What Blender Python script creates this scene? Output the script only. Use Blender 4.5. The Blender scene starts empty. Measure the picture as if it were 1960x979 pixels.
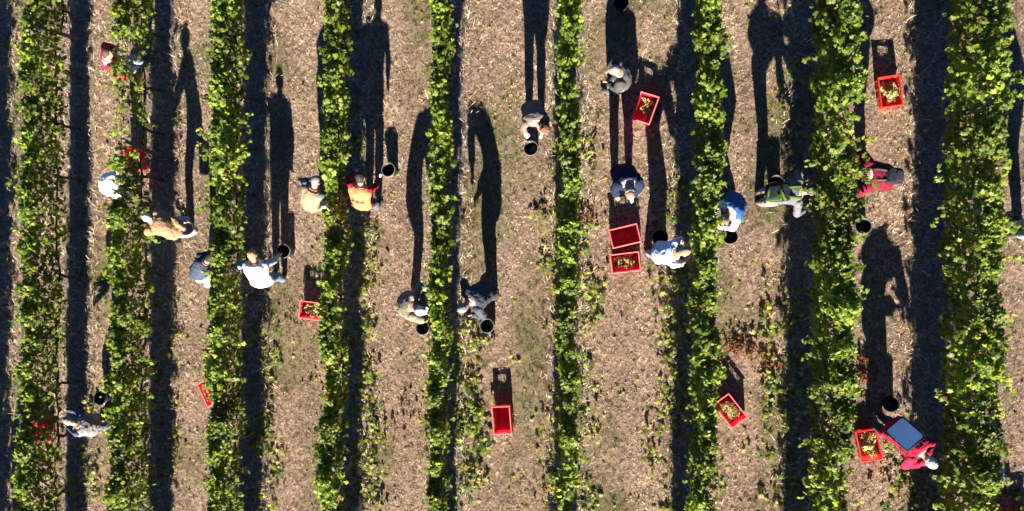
import bpy, bmesh, math, random
import numpy as np
from mathutils import Vector, Matrix

S = bpy.context.scene
COL = S.collection
rnd = random.Random(7)
rng = np.random.default_rng(11)

# ------------------------------------------------------------------ camera, sky, sun
CAM_Z, FPX, TILT, SLOPE = 15.0, 1500.0, math.atan(85 / 1500), 0.15
SUN_E = math.radians(22)
cam_d = bpy.data.cameras.new("camera")
cam_d.sensor_width = 36
cam_d.lens = 36 * FPX / 1960
cam_d.clip_end = 2000
cam = bpy.data.objects.new("camera", cam_d)
COL.objects.link(cam)
cam.location = (0, 0, CAM_Z)
cam.rotation_euler = (0, TILT, 0)
S.camera = cam

world = bpy.data.worlds.new("World")
S.world = world
world.use_nodes = True
wn = world.node_tree
bg = wn.nodes["Background"]
sky = wn.nodes.new("ShaderNodeTexSky")
sky.sky_type = 'NISHITA'
sky.sun_disc = False
sky.sun_elevation = SUN_E
sky.sun_rotation = math.pi
sky.air_density = 0.45
sky.dust_density = 0.0
sky.ozone_density = 8.0
wn.links.new(sky.outputs[0], bg.inputs[0])
bg.inputs[1].default_value = 0.05

sun_d = bpy.data.lights.new("sun", 'SUN')
sun_d.energy = 5.0
sun_d.angle = math.radians(0.5)
sun_d.color = (1.0, 0.89, 0.74)
sun = bpy.data.objects.new("sun", sun_d)
COL.objects.link(sun)
sun.location = (0, -30, 20)
sun.rotation_euler = (math.pi / 2 - SUN_E, 0, 0)

S.view_settings.view_transform = 'Standard'
S.view_settings.look = 'None'
S.view_settings.gamma = 1
S.view_settings.exposure = 2.55
S.cycles.use_denoising = True
S.cycles.max_bounces = 6

# ------------------------------------------------------------------ where things stand
def G(x):
    """height of the gently sloping ground"""
    return SLOPE * max(-14.0, min(14.0, x))

def P(px, py, z=0.0):
    """point that stands z above the ground, seen at that place of the photograph"""
    d = Vector(((px - 980) / FPX, -(py - 489.5) / FPX, -1.0))
    c, s = math.cos(TILT), math.sin(TILT)
    w = Vector((c * d.x + s * d.z, d.y, -s * d.x + c * d.z))
    t = (CAM_Z - z) / (SLOPE * w.x - w.z)
    return Vector((t * w.x, t * w.y, CAM_Z + t * w.z))

def dirw(dx, dy):
    return Vector((dx, -dy, 0)).normalized()

# ------------------------------------------------------------------ materials
def new_mat(name):
    m = bpy.data.materials.new(name)
    m.use_nodes = True
    nt = m.node_tree
    b = nt.nodes["Principled BSDF"]
    return m, nt, b

def noise(nt, scale, detail=4, rough=.6, coord='Object'):
    tc = nt.nodes.new("ShaderNodeTexCoord")
    n = nt.nodes.new("ShaderNodeTexNoise")
    n.inputs["Scale"].default_value = scale
    n.inputs["Detail"].default_value = detail
    n.inputs["Roughness"].default_value = rough
    nt.links.new(tc.outputs[coord], n.inputs["Vector"])
    return n

def ramp(nt, fac, stops):
    r = nt.nodes.new("ShaderNodeValToRGB")
    e = r.color_ramp.elements
    while len(e) < len(stops):
        e.new(0.5)
    for i, (p, c) in enumerate(stops):
        e[i].position = p
        e[i].color = (*c, 1)
    nt.links.new(fac, r.inputs[0])
    return r

def bump(nt, b, h, strength, dist):
    n = nt.nodes.new("ShaderNodeBump")
    n.inputs["Strength"].default_value = strength
    n.inputs["Distance"].default_value = dist
    nt.links.new(h, n.inputs["Height"])
    nt.links.new(n.outputs[0], b.inputs["Normal"])

def mixc(nt, a, c, fac, mode='MIX'):
    n = nt.nodes.new("ShaderNodeMix")
    n.data_type = 'RGBA'
    n.blend_type = mode
    for sock, v in ((n.inputs[6], a), (n.inputs[7], c), (n.inputs[0], fac)):
        if hasattr(v, "is_linked"):
            nt.links.new(v, sock)
        else:
            sock.default_value = v if not isinstance(v, tuple) else (*v, 1)
    return n.outputs[2]

_fab = {}
def fabric(col, kind="cloth"):
    col = tuple(v * (.68 if max(col) < .7 else .86) for v in col)
    key = (tuple(col), kind)
    if key in _fab:
        return _fab[key]
    m, nt, b = new_mat("fabric")
    b.inputs["Roughness"].default_value = .92
    b.inputs["Specular IOR Level"].default_value = .15
    n = noise(nt, 9, 5)
    dark = tuple(v * .78 for v in col)
    lite = tuple(min(.9, v * 1.15) for v in col)
    out = ramp(nt, n.outputs[0], [(.3, dark), (.7, lite)]).outputs[0]
    if kind == "stripe":
        tc = nt.nodes.new("ShaderNodeTexCoord")
        w = nt.nodes.new("ShaderNodeTexWave")
        w.bands_direction = 'DIAGONAL'
        w.inputs["Scale"].default_value = 11
        w.inputs["Distortion"].default_value = .6
        nt.links.new(tc.outputs["Object"], w.inputs["Vector"])
        f = ramp(nt, w.outputs[0], [(.5, (0, 0, 0)), (.6, (1, 1, 1))])
        out = mixc(nt, out, (.12, .25, .55), f.outputs[0])
    if kind == "denim":
        n2 = noise(nt, 40, 3)
        out = mixc(nt, out, tuple(min(.9, v * 2.0 + .04) for v in col), ramp(nt, n2.outputs[0], [(.5, (0, 0, 0)), (.72, (.7, .7, .7))]).outputs[0])
    nt.links.new(out, b.inputs["Base Color"])
    nb = noise(nt, 160, 3)
    bump(nt, b, nb.outputs[0], .25, .002)
    _fab[key] = m
    return m

def plain(name, col, rough=.6, var=.2, scale=20, bumpd=0.0, spec=.3):
    m, nt, b = new_mat(name)
    n = noise(nt, scale, 5)
    r = ramp(nt, n.outputs[0], [(.3, tuple(v * (1 - var) for v in col)), (.7, tuple(min(1, v * (1 + var)) for v in col))])
    nt.links.new(r.outputs[0], b.inputs["Base Color"])
    b.inputs["Roughness"].default_value = rough
    b.inputs["Specular IOR Level"].default_value = spec
    if bumpd:
        bump(nt, b, n.outputs[0], .6, bumpd)
    return m

def skin_mat(col):
    m, nt, b = new_mat("skin")
    n = noise(nt, 14, 3)
    r = ramp(nt, n.outputs[0], [(.3, tuple(v * .85 for v in col)), (.7, tuple(min(1, v * 1.1) for v in col))])
    nt.links.new(r.outputs[0], b.inputs["Base Color"])
    b.inputs["Roughness"].default_value = .5
    b.inputs["Subsurface Weight"].default_value = .08
    b.inputs["Subsurface Radius"].default_value = (.01, .004, .002)
    return m

def translucent_mat(name, base_out, nt, b, mixv, boost):
    """principled surface that also lets light through (leaves, thin plastic)"""
    tr = nt.nodes.new("ShaderNodeBsdfTranslucent")
    t = mixc(nt, base_out, boost, 1.0, 'MULTIPLY')
    nt.links.new(t, tr.inputs[0])
    mx = nt.nodes.new("ShaderNodeMixShader")
    mx.inputs[0].default_value = mixv
    nt.links.new(b.outputs[0], mx.inputs[1])
    nt.links.new(tr.outputs[0], mx.inputs[2])
    nt.links.new(mx.outputs[0], nt.nodes["Material Output"].inputs[0])

def leaf_mat(name, rough=.5):
    m, nt, b = new_mat(name)
    a = nt.nodes.new("ShaderNodeAttribute")
    a.attribute_name = "tint"
    n = noise(nt, 30, 3)
    c = mixc(nt, a.outputs[0], ramp(nt, n.outputs[0], [(.3, (.8, .8, .8)), (.7, (1.2, 1.2, 1.1))]).outputs[0], 1.0, 'MULTIPLY')
    nt.links.new(c, b.inputs["Base Color"])
    b.inputs["Roughness"].default_value = rough
    b.inputs["Specular IOR Level"].default_value = .25
    translucent_mat(name, c, nt, b, .55, (2.1, 2.0, .55))
    return m

M_LEAF = leaf_mat("vine_leaf")
M_STRAW, nt, b = new_mat("straw")
a = nt.nodes.new("ShaderNodeAttribute"); a.attribute_name = "tint"
nt.links.new(a.outputs[0], b.inputs["Base Color"])
b.inputs["Roughness"].default_value = .8
b.inputs["Specular IOR Level"].default_value = .2

M_BARK = plain("bark", (.055, .042, .032), .95, .4, 25, .01)
M_POST = plain("weathered_wood", (.11, .092, .075), .9, .35, 12, .005)
M_WIRE = plain("wire", (.35, .36, .38), .4, .1)
M_WIRE.node_tree.nodes["Principled BSDF"].inputs["Metallic"].default_value = .8
M_BUCKET = plain("black_plastic", (.012, .012, .013), .55, .2, 18, .001, .25)
M_RIM = plain("scuffed_rim", (.10, .10, .105), .6, .3, 40)
M_GREY = plain("grey_plastic", (.30, .30, .31), .6, .15, 18)
M_EYE = plain("eye", (.02, .015, .012), .2, .1)
M_SHOE = plain("shoe_leather", (.05, .04, .033), .7, .3, 30, .002)
M_SHOE2 = plain("shoe_canvas", (.42, .40, .38), .8, .2, 30, .002)

def crate_mat(col):
    m, nt, b = new_mat("red_plastic")
    n = noise(nt, 22, 5)
    r = ramp(nt, n.outputs[0], [(.3, tuple(v * .82 for v in col)), (.7, tuple(min(1, v * 1.08) for v in col))])
    oi = nt.nodes.new("ShaderNodeObjectInfo")
    wear = mixc(nt, r.outputs[0], ramp(nt, oi.outputs["Random"], [(0, (.72, .9, .9)), (1, (1.05, 1.3, 1.1))]).outputs[0], 1.0, 'MULTIPLY')
    dust = noise(nt, 6, 6, .7)
    wear = mixc(nt, wear, (.34, .16, .12), ramp(nt, dust.outputs[0], [(.52, (0, 0, 0)), (.75, (.55, .55, .55))]).outputs[0])
    nt.links.new(wear, b.inputs["Base Color"])
    b.inputs["Roughness"].default_value = .48
    b.inputs["Specular IOR Level"].default_value = .3
    bump(nt, b, noise(nt, 90, 3).outputs[0], .15, .002)
    translucent_mat("p", r.outputs[0], nt, b, .36, (1.3, .7, 1.0))
    return m
M_CRATE = crate_mat((.62, .012, .035))
M_CRATE_O = crate_mat((.68, .035, .028))
M_CRIM = plain("worn_red_rim", (.62, .12, .12), .5, .2, 30)

m, nt, b = new_mat("grape_skin")
oi = nt.nodes.new("ShaderNodeObjectInfo")
n = noise(nt, 26, 3)
r = ramp(nt, n.outputs[0], [(.25, (.19, .15, .05)), (.5, (.42, .40, .16)), (.75, (.58, .56, .30))])
nt.links.new(mixc(nt, r.outputs[0], ramp(nt, oi.outputs["Random"], [(0, (.5, .42, .32)), (.5, (.95, 1, .9)), (1, (1.1, 1.15, .8))]).outputs[0], 1.0, 'MULTIPLY'), b.inputs["Base Color"])
b.inputs["Roughness"].default_value = .4
b.inputs["Subsurface Weight"].default_value = .15
b.inputs["Subsurface Radius"].default_value = (.01, .01, .004)
M_GRAPE = m

# ------------------------------------------------------------------ object helpers
def tag(o, label=None, cat=None, group=None, kind=None):
    if label: o["label"] = label
    if cat: o["category"] = cat
    if group: o["group"] = group
    if kind: o["kind"] = kind
    return o

def empty(name, loc, rot=None):
    o = bpy.data.objects.new(name, None)
    COL.objects.link(o)
    if rot is not None:
        o.matrix_world = Matrix.Translation(loc) @ rot
    else:
        o.location = loc
    o.empty_display_size = .2
    return o

def link(name, me, mat, parent=None, smooth=True):
    o = bpy.data.objects.new(name, me)
    COL.objects.link(o)
    if mat: me.materials.append(mat)
    if parent: o.parent = parent
    if smooth:
        me.polygons.foreach_set("use_smooth", np.ones(len(me.polygons), dtype=bool))
    return o

class Geo:
    """collects vertices and faces of one mesh"""
    def __init__(s):
        s.v, s.f = [], []
    def add(s, v, f):
        k = len(s.v)
        s.v += [tuple(p) for p in v]
        s.f += [tuple(i + k for i in q) for q in f]
    def loft(s, rings):
        n = len(rings[0])
        v = [p for r in rings for p in r]
        f = []
        for i in range(len(rings) - 1):
            for j in range(n):
                f.append((i * n + j, i * n + (j + 1) % n, (i + 1) * n + (j + 1) % n, (i + 1) * n + j))
        f.append(tuple(range(n - 1, -1, -1)))
        k = (len(rings) - 1) * n
        f.append(tuple(k + j for j in range(n)))
        s.add(v, f)
    def tube(s, pts, radii, n=10, caps=0):
        pts = [Vector(p) for p in pts]
        rings = []
        ref = None
        for i, p in enumerate(pts):
            d = (pts[min(i + 1, len(pts) - 1)] - pts[max(i - 1, 0)])
            if d.length < 1e-9: d = Vector((0, 0, 1))
            d.normalize()
            if ref is None:
                ref = Vector((1, 0, 0)) if abs(d.x) < .8 else Vector((0, 1, 0))
            u = ref - d * ref.dot(d)
            if u.length < 1e-4:
                u = d.orthogonal()
            u.normalize()
            ref = u
            w = d.cross(u)
            rings.append([p + (u * math.cos(2 * math.pi * k / n) + w * math.sin(2 * math.pi * k / n)) * radii[i] for k in range(n)])
        s.loft(rings)
    def ball(s, c, ax, n=14, m=9):
        """ellipsoid with axis vectors ax = (u, v, w)"""
        u, v, w = ax
        c = Vector(c)
        rings = []
        for i in range(m + 1):
            t = -math.pi / 2 + math.pi * (i / m)
            t = max(-math.pi / 2 + .12, min(math.pi / 2 - .12, t))
            rings.append([c + (u * math.cos(2 * math.pi * k / n) + v * math.sin(2 * math.pi * k / n)) * math.cos(t) + w * math.sin(t) for k in range(n)])
        s.loft(rings)
    def box(s, c, h, R=None):
        c = Vector(c)
        v = []
        for dx in (-1, 1):
            for dy in (-1, 1):
                for dz in (-1, 1):
                    q = Vector((dx * h[0], dy * h[1], dz * h[2]))
                    v.append(c + (R @ q if R else q))
        s.add(v, [(0, 1, 3, 2), (4, 6, 7, 5), (0, 4, 5, 1), (2, 3, 7, 6), (0, 2, 6, 4), (1, 5, 7, 3)])
    def mesh(s, name):
        me = bpy.data.meshes.new(name)
        me.from_pydata(s.v, [], s.f)
        bm = bmesh.new()
        bm.from_mesh(me)
        bmesh.ops.recalc_face_normals(bm, faces=bm.faces)
        bm.to_mesh(me)
        bm.free()
        return me

def big_mesh(name, V, F, tint=None):
    """mesh straight from arrays of vertices and triangles"""
    me = bpy.data.meshes.new(name)
    nv, nf = len(V), len(F)
    k = F.shape[1]
    me.vertices.add(nv)
    me.vertices.foreach_set("co", V.astype(np.float32).ravel())
    me.loops.add(nf * k)
    me.loops.foreach_set("vertex_index", F.astype(np.int32).ravel())
    me.polygons.add(nf)
    me.polygons.foreach_set("loop_start", np.arange(0, nf * k, k, dtype=np.int32))
    me.polygons.foreach_set("loop_total", np.full(nf, k, dtype=np.int32))
    if tint is not None:
        at = me.attributes.new("tint", 'FLOAT_COLOR', 'POINT')
        c = np.ones((nv, 4), dtype=np.float32)
        c[:, :3] = tint
        at.data.foreach_set("color", c.ravel())
    me.update(calc_edges=True)
    return me

def wob(n, lo, hi, seed):
    """smooth random function of one or two variables"""
    r = np.random.default_rng(seed)
    f = r.uniform(lo, hi, n); p = r.uniform(0, 6.28, n); a = r.uniform(.5, 1, n); g = r.uniform(-hi, hi, n)
    a /= np.sqrt((a ** 2).sum() / 2)
    return lambda x, y=0: sum(a[i] * np.sin(f[i] * x + g[i] * y + p[i]) for i in range(n)) * .5

# ------------------------------------------------------------------ vine rows: where they stand
# photo x of the row's foot at the top and at the bottom edge, half width of the canopy, top of canopy, lower edge
ROWS = [
    # x_top, x_bot, half, top, low, name
    (0, -2, .20, 1.80, .75),
    (158, 150, .165, 1.78, .74),
    (316, 310, .18, 1.78, .74),
    (492, 484, .175, 1.82, .90),
    (684, 675, .145, 1.80, 1.00),
    (867, 859, .12, 1.80, .95),
    (1088, 1083, .135, 1.78, .85),
    (1330, 1316, .155, 1.80, 1.10),
    (1550, 1537, .20, 1.84, .92),
    (1796, 1782, .215, 1.80, .72),
]
YT, YB = P(980, 0).y, P(980, 979).y
def row_x(i, y):
    a = P(ROWS[i][0], 0).x; c = P(ROWS[i][1], 979).x
    return a + (c - a) * (YT - y) / (YT - YB)

# ------------------------------------------------------------------ ground
gw1, gw2, gw3 = wob(9, .6, 3, 1), wob(14, 4, 11, 2), wob(20, 14, 40, 3)
XL, XR, Y0, Y1 = -12.5, 10.5, -9.0, 6.5
def graded(lo, hi, step, far):
    core = np.arange(lo, hi + 1e-6, step)
    out = [0.0]; d = step
    while out[-1] < far:
        d *= 1.6; out.append(out[-1] + d)
    out = np.array(out[1:])
    return np.concatenate([lo - out[::-1], core, hi + out])
gx, gy = graded(XL, XR, .045, 320), graded(Y0, Y1, .045, 320)
X, Y = np.meshgrid(gx, gy)
def relief(x, y):
    return .016 * gw1(x, y) + .009 * gw2(x, y) + .007 * gw3(x, y)
Z = SLOPE * np.clip(X, -14, 14) + relief(X, Y)
strip = np.zeros_like(X)
for i in range(len(ROWS)):
    cx = row_x(i, Y)
    d = np.abs(X - cx)
    wd = .26 + .05 * gw1(X * 1.3 + i, Y * 1.3)
    strip = np.maximum(strip, np.clip((wd + .10 - d) / .2, 0, 1))
    Z += .035 * np.exp(-(d / .3) ** 2)
green = np.clip(gw1(X * .8 + 5, Y * .5) * .6 + gw2(X * .5, Y * .4 + 3) * .5, 0, 1)
V = np.stack([X.ravel(), Y.ravel(), Z.ravel()], 1)
nx, ny = len(gx), len(gy)
ii = (np.arange(ny - 1)[:, None] * nx + np.arange(nx - 1)[None, :]).ravel()
F = np.stack([ii, ii + 1, ii + nx + 1, ii + nx], 1)
tint = np.stack([strip.ravel(), green.ravel(), np.zeros(nx * ny)], 1)
me = big_mesh("ground", V, F, tint)
m, nt, b = new_mat("soil_and_straw")
at = nt.nodes.new("ShaderNodeAttribute"); at.attribute_name = "tint"
sep = nt.nodes.new("ShaderNodeSeparateColor"); nt.links.new(at.outputs[0], sep.inputs[0])
n1, n2, n3 = noise(nt, 1.3, 5), noise(nt, 18, 6, .75), noise(nt, 75, 4, .8)
c0 = ramp(nt, n2.outputs[0], [(.30, (.045, .034, .028)), (.46, (.21, .16, .125)), (.62, (.41, .325, .265))]).outputs[0]  # soil and straw tones; shade in the hollows is put into the colour too
c0 = mixc(nt, c0, ramp(nt, n3.outputs[0], [(.35, (.55, .52, .5)), (.62, (1.25, 1.2, 1.15))]).outputs[0], 1.0, 'MULTIPLY')
c0 = mixc(nt, c0, ramp(nt, n1.outputs[0], [(.35, (.80, .78, .74)), (.65, (1.1, 1.06, 1.05))]).outputs[0], 1.0, 'MULTIPLY')
gmask = nt.nodes.new("ShaderNodeMath"); gmask.operation = 'MULTIPLY'
nt.links.new(sep.outputs[1], gmask.inputs[0])
nt.links.new(ramp(nt, n2.outputs[0], [(.42, (0, 0, 0)), (.6, (.8, .8, .8))]).outputs[0], gmask.inputs[1])
c0 = mixc(nt, c0, (.095, .105, .03), gmask.outputs[0])
cs = ramp(nt, n2.outputs[0], [(.3, (.07, .06, .055)), (.55, (.19, .17, .155)), (.75, (.36, .33, .30))]).outputs[0]  # grey bare strip, also coloured darker to deepen the row shadow on it
c0 = mixc(nt, c0, cs, sep.outputs[0])
nt.links.new(c0, b.inputs["Base Color"])
b.inputs["Roughness"].default_value = .95
b.inputs["Specular IOR Level"].default_value = .1
mx = nt.nodes.new("ShaderNodeMath"); mx.operation = 'ADD'
nt.links.new(n2.outputs[0], mx.inputs[0]); nt.links.new(n3.outputs[0], mx.inputs[1])
bump(nt, b, mx.outputs[0], 1.0, .055)
tag(link("ground", me, m), "sloping mown ground between the vine rows", "ground", kind="structure")

def gz(x, y):
    z = SLOPE * np.clip(x, -14, 14) + relief(x, y)
    for i in range(len(ROWS)):
        z = z + .035 * np.exp(-((x - row_x(i, y)) / .3) ** 2)
    return z

# ------------------------------------------------------------------ dry grass (nobody could count it)
def blades(n, x, y, length, width, flat, cols, z0=0.0):
    ang = rng.uniform(0, 2 * np.pi, n)
    el = np.clip(rng.normal(flat, .28, n), -.05, 1.45)
    L = length * rng.uniform(.5, 1.5, n)
    W = width * rng.uniform(.6, 1.4, n)
    dx, dy, dz = np.cos(ang) * np.cos(el), np.sin(ang) * np.cos(el), np.sin(el)
    sx, sy = -np.sin(ang), np.cos(ang)
    z = gz(x, y) + z0 * rng.random(n) + .002
    A = np.stack([x + sx * W, y + sy * W, z], 1)
    B = np.stack([x - sx * W, y - sy * W, z + W * .6], 1)
    bend = rng.normal(0, .25, n)
    C = np.stack([x + dx * L * .6 + sx * (bend * L * .3 - W * .6), y + dy * L * .6 + sy * (bend * L * .3 - W * .6), z + dz * L * .7], 1)
    D = np.stack([x + dx * L * .6 + sx * (bend * L * .3 + W * .6), y + dy * L * .6 + sy * (bend * L * .3 + W * .6), z + dz * L * .7 + W * .4], 1)
    E = np.stack([x + dx * L + sx * bend * L, y + dy * L + sy * bend * L, z + dz * L * .85], 1)
    V = np.stack([A, B, C, D, E], 1).reshape(-1, 3)
    k = np.arange(n)[:, None] * 5
    F = np.concatenate([k + [[0, 1, 2]], k + [[0, 2, 3]], k + [[3, 2, 4]]], 0)
    return V, F, np.repeat(cols, 5, 0)

STRAW = np.array([(.405, .295, .20), (.475, .36, .262), (.325, .232, .154), (.57, .46, .345), (.205, .14, .092), (.46, .325, .243), (.098, .068, .047)])
GREEN = np.array([(.075, .10, .022), (.12, .14, .035), (.17, .17, .05), (.05, .075, .02)])
def pick(cols, n):
    return cols[rng.integers(0, len(cols), n)] * rng.uniform(.75, 1.25, (n, 1))

nt_, per = 64000, 11                         # small tufts, each of one tone
n = nt_ * per
tx_, ty_ = rng.uniform(XL, XR, nt_), rng.uniform(-7.2, 6.2, nt_)
x, y = np.repeat(tx_, per) + rng.normal(0, .018, n), np.repeat(ty_, per) + rng.normal(0, .018, n)
near = np.full(n, 9.0)
for i in range(len(ROWS)):
    near = np.minimum(near, np.abs(x - row_x(i, y)))
keep = (gw2(x * 1.5, y * 1.5) + gw3(x, y) * .6 > -.75 + .5 * rng.random(n))
gsel = (np.clip(gw1(x * .8 + 5, y * .5) * .6 + gw2(x * .5, y * .4 + 3) * .5, 0, 1) + .34 * np.exp(-((near - .55) / .2) ** 2) > rng.random(n) * .74 + .08)
gsel = np.repeat(gsel[::per], per)
streak = wob(10, 3, 9, 51)
tr_ = 1 + .28 * streak(tx_ * 1.0, ty_ * .04) + .14 * gw1(tx_ * 1.4, ty_ * 1.2)
tone = np.repeat(rng.uniform(.42, 1.58, nt_) * tr_, per)[:, None]
cols = .92 * np.where(gsel[:, None], pick(GREEN, n), pick(STRAW, n) * .5 + np.repeat(pick(STRAW, nt_), per, 0) * .5) * tone
k = keep
Vs, Fs, Ts = blades(k.sum(), x[k], y[k], .038, .0026, .6, cols[k])
link("dry_grass", big_mesh("dry_grass", Vs, Fs, Ts), M_STRAW, smooth=False)
tag(bpy.data.objects["dry_grass"], "short dry straw and grass covering the alleys between the vines", "grass", kind="stuff")

# long dead grass along the vine strips
n = 85000
i_r = rng.integers(0, len(ROWS), n)
y = rng.uniform(-7.2, 6.2, n)
side = rng.choice([-1, 1], n)
x = np.array([row_x(i, yy) for i, yy in zip(i_r, y)]) + side * np.abs(rng.normal(.24, .13, n))
clump = gw2(x * 2 + 3, y * 2.4) + gw3(x, y) * .4 > .05
x, y = x[clump], y[clump]; n = len(x)
cols = np.where((rng.random(n) < .25)[:, None], pick(GREEN, n), pick(STRAW * 1.15, n))
Vs, Fs, Ts = blades(n, x, y, .17, .003, .65, cols)
link("long_grass", big_mesh("long_grass", Vs, Fs, Ts), M_STRAW, smooth=False)
tag(bpy.data.objects["long_grass"], "longer bleached grass tufts along the edges of the vine strips", "grass", kind="stuff")

# ------------------------------------------------------------------ leaves
half = [(.26, -.42), (.52, -.14), (.36, .05), (.49, .38), (.20, .33)]
TPL = np.array([(0, .02)] + [(0, -.12)] + half + [(0, .62)] + [(-a, c) for a, c in half[::-1]])
TPL = np.concatenate([TPL, (-.32 * np.abs(TPL[:, :1]) - .22 * TPL[:, 1:] ** 2)], 1)
TF = np.array([(0, i, i + 1) for i in range(1, 12)] + [(0, 12, 1)])
def leaves(pos, nrm, size, cols):
    n = len(pos)
    nrm = nrm / np.linalg.norm(nrm, axis=1, keepdims=True)
    t = rng.normal(0, 1, (n, 3)); t[:, 2] -= .8
    t -= nrm * (t * nrm).sum(1, keepdims=True)
    t /= np.linalg.norm(t, axis=1, keepdims=True)
    u = np.cross(t, nrm)
    curl = rng.uniform(.3, 1.8, (n, 1))
    V = pos[:, None, :] + size[:, None, None] * (TPL[None, :, 0:1] * u[:, None, :] + TPL[None, :, 1:2] * t[:, None, :] + (TPL[None, :, 2:3] * curl[:, :, None]) * nrm[:, None, :])
    F = (np.arange(n)[:, None, None] * 13 + TF[None]).reshape(-1, 3)
    return V.reshape(-1, 3), F, np.repeat(cols, 13, 0)

LG = np.array([(.07, .122, .016), (.105, .165, .018), (.155, .21, .024), (.225, .275, .042), (.055, .097, .016), (.185, .24, .032)])
def leaf_cols(n, yellow=.05, light=1.0):
    c = LG[rng.integers(0, len(LG), n)] * rng.uniform(.75, 1.25, (n, 1)) * light
    r = rng.random(n)
    c[r < yellow] = np.array((.30, .25, .035)) * rng.uniform(.7, 1.2, ((r < yellow).sum(), 1))
    c[r > .992] = np.array((.16, .06, .02))
    return c

# thin or bare stretches of canopy: row -> (photo y from, to, density)
THIN = {2: [(80, 145, .12), (150, 305, .12), (330, 386, .10)], 8: [(215, 275, .45), (780, 979, .8)], 6: [(840, 905, .25), (905, 990, .8)],
        1: [(55, 95, .45), (405, 430, .7)], 3: [(640, 665, .8)], 9: [(215, 250, .55), (930, 979, .8)]}
YA, YZ = -10.0, 6.2
POSTS = {1: [78, 640], 2: [302, 860], 3: [622, 60], 4: [280, 880], 5: [168, 690], 6: [870, 330], 7: [560, 30], 8: [690, 150], 9: [228, 965], 0: [500]}
ROW_LABELS = {
    0: "vine row whose thin shaded foot runs along the photo's western edge",
    1: "dark green vine row at the western end, leaning over a hidden red crate",
    2: "vine row with a bare stretch, beside the white-backed picker and a post",
    3: "vine row between the navy-shirted picker and the white-shirted picker with outstretched arm",
    4: "vine row between the tan-vested picker and the picker in the orange shirt",
    5: "narrow vine row between the cap-wearing picker and the grey-haired picker in navy",
    6: "thinnest vine row, beside the long-haired brown-shirted picker, wires showing at its lower gap",
    7: "vine row reached into by the stripe-shirted picker and the blue-shirted picker",
    8: "vine row between the green backpack picker and the red-jacketed black backpack picker",
    9: "widest bushiest vine row, nearest the picker carrying a pale blue back panel",
}
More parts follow.
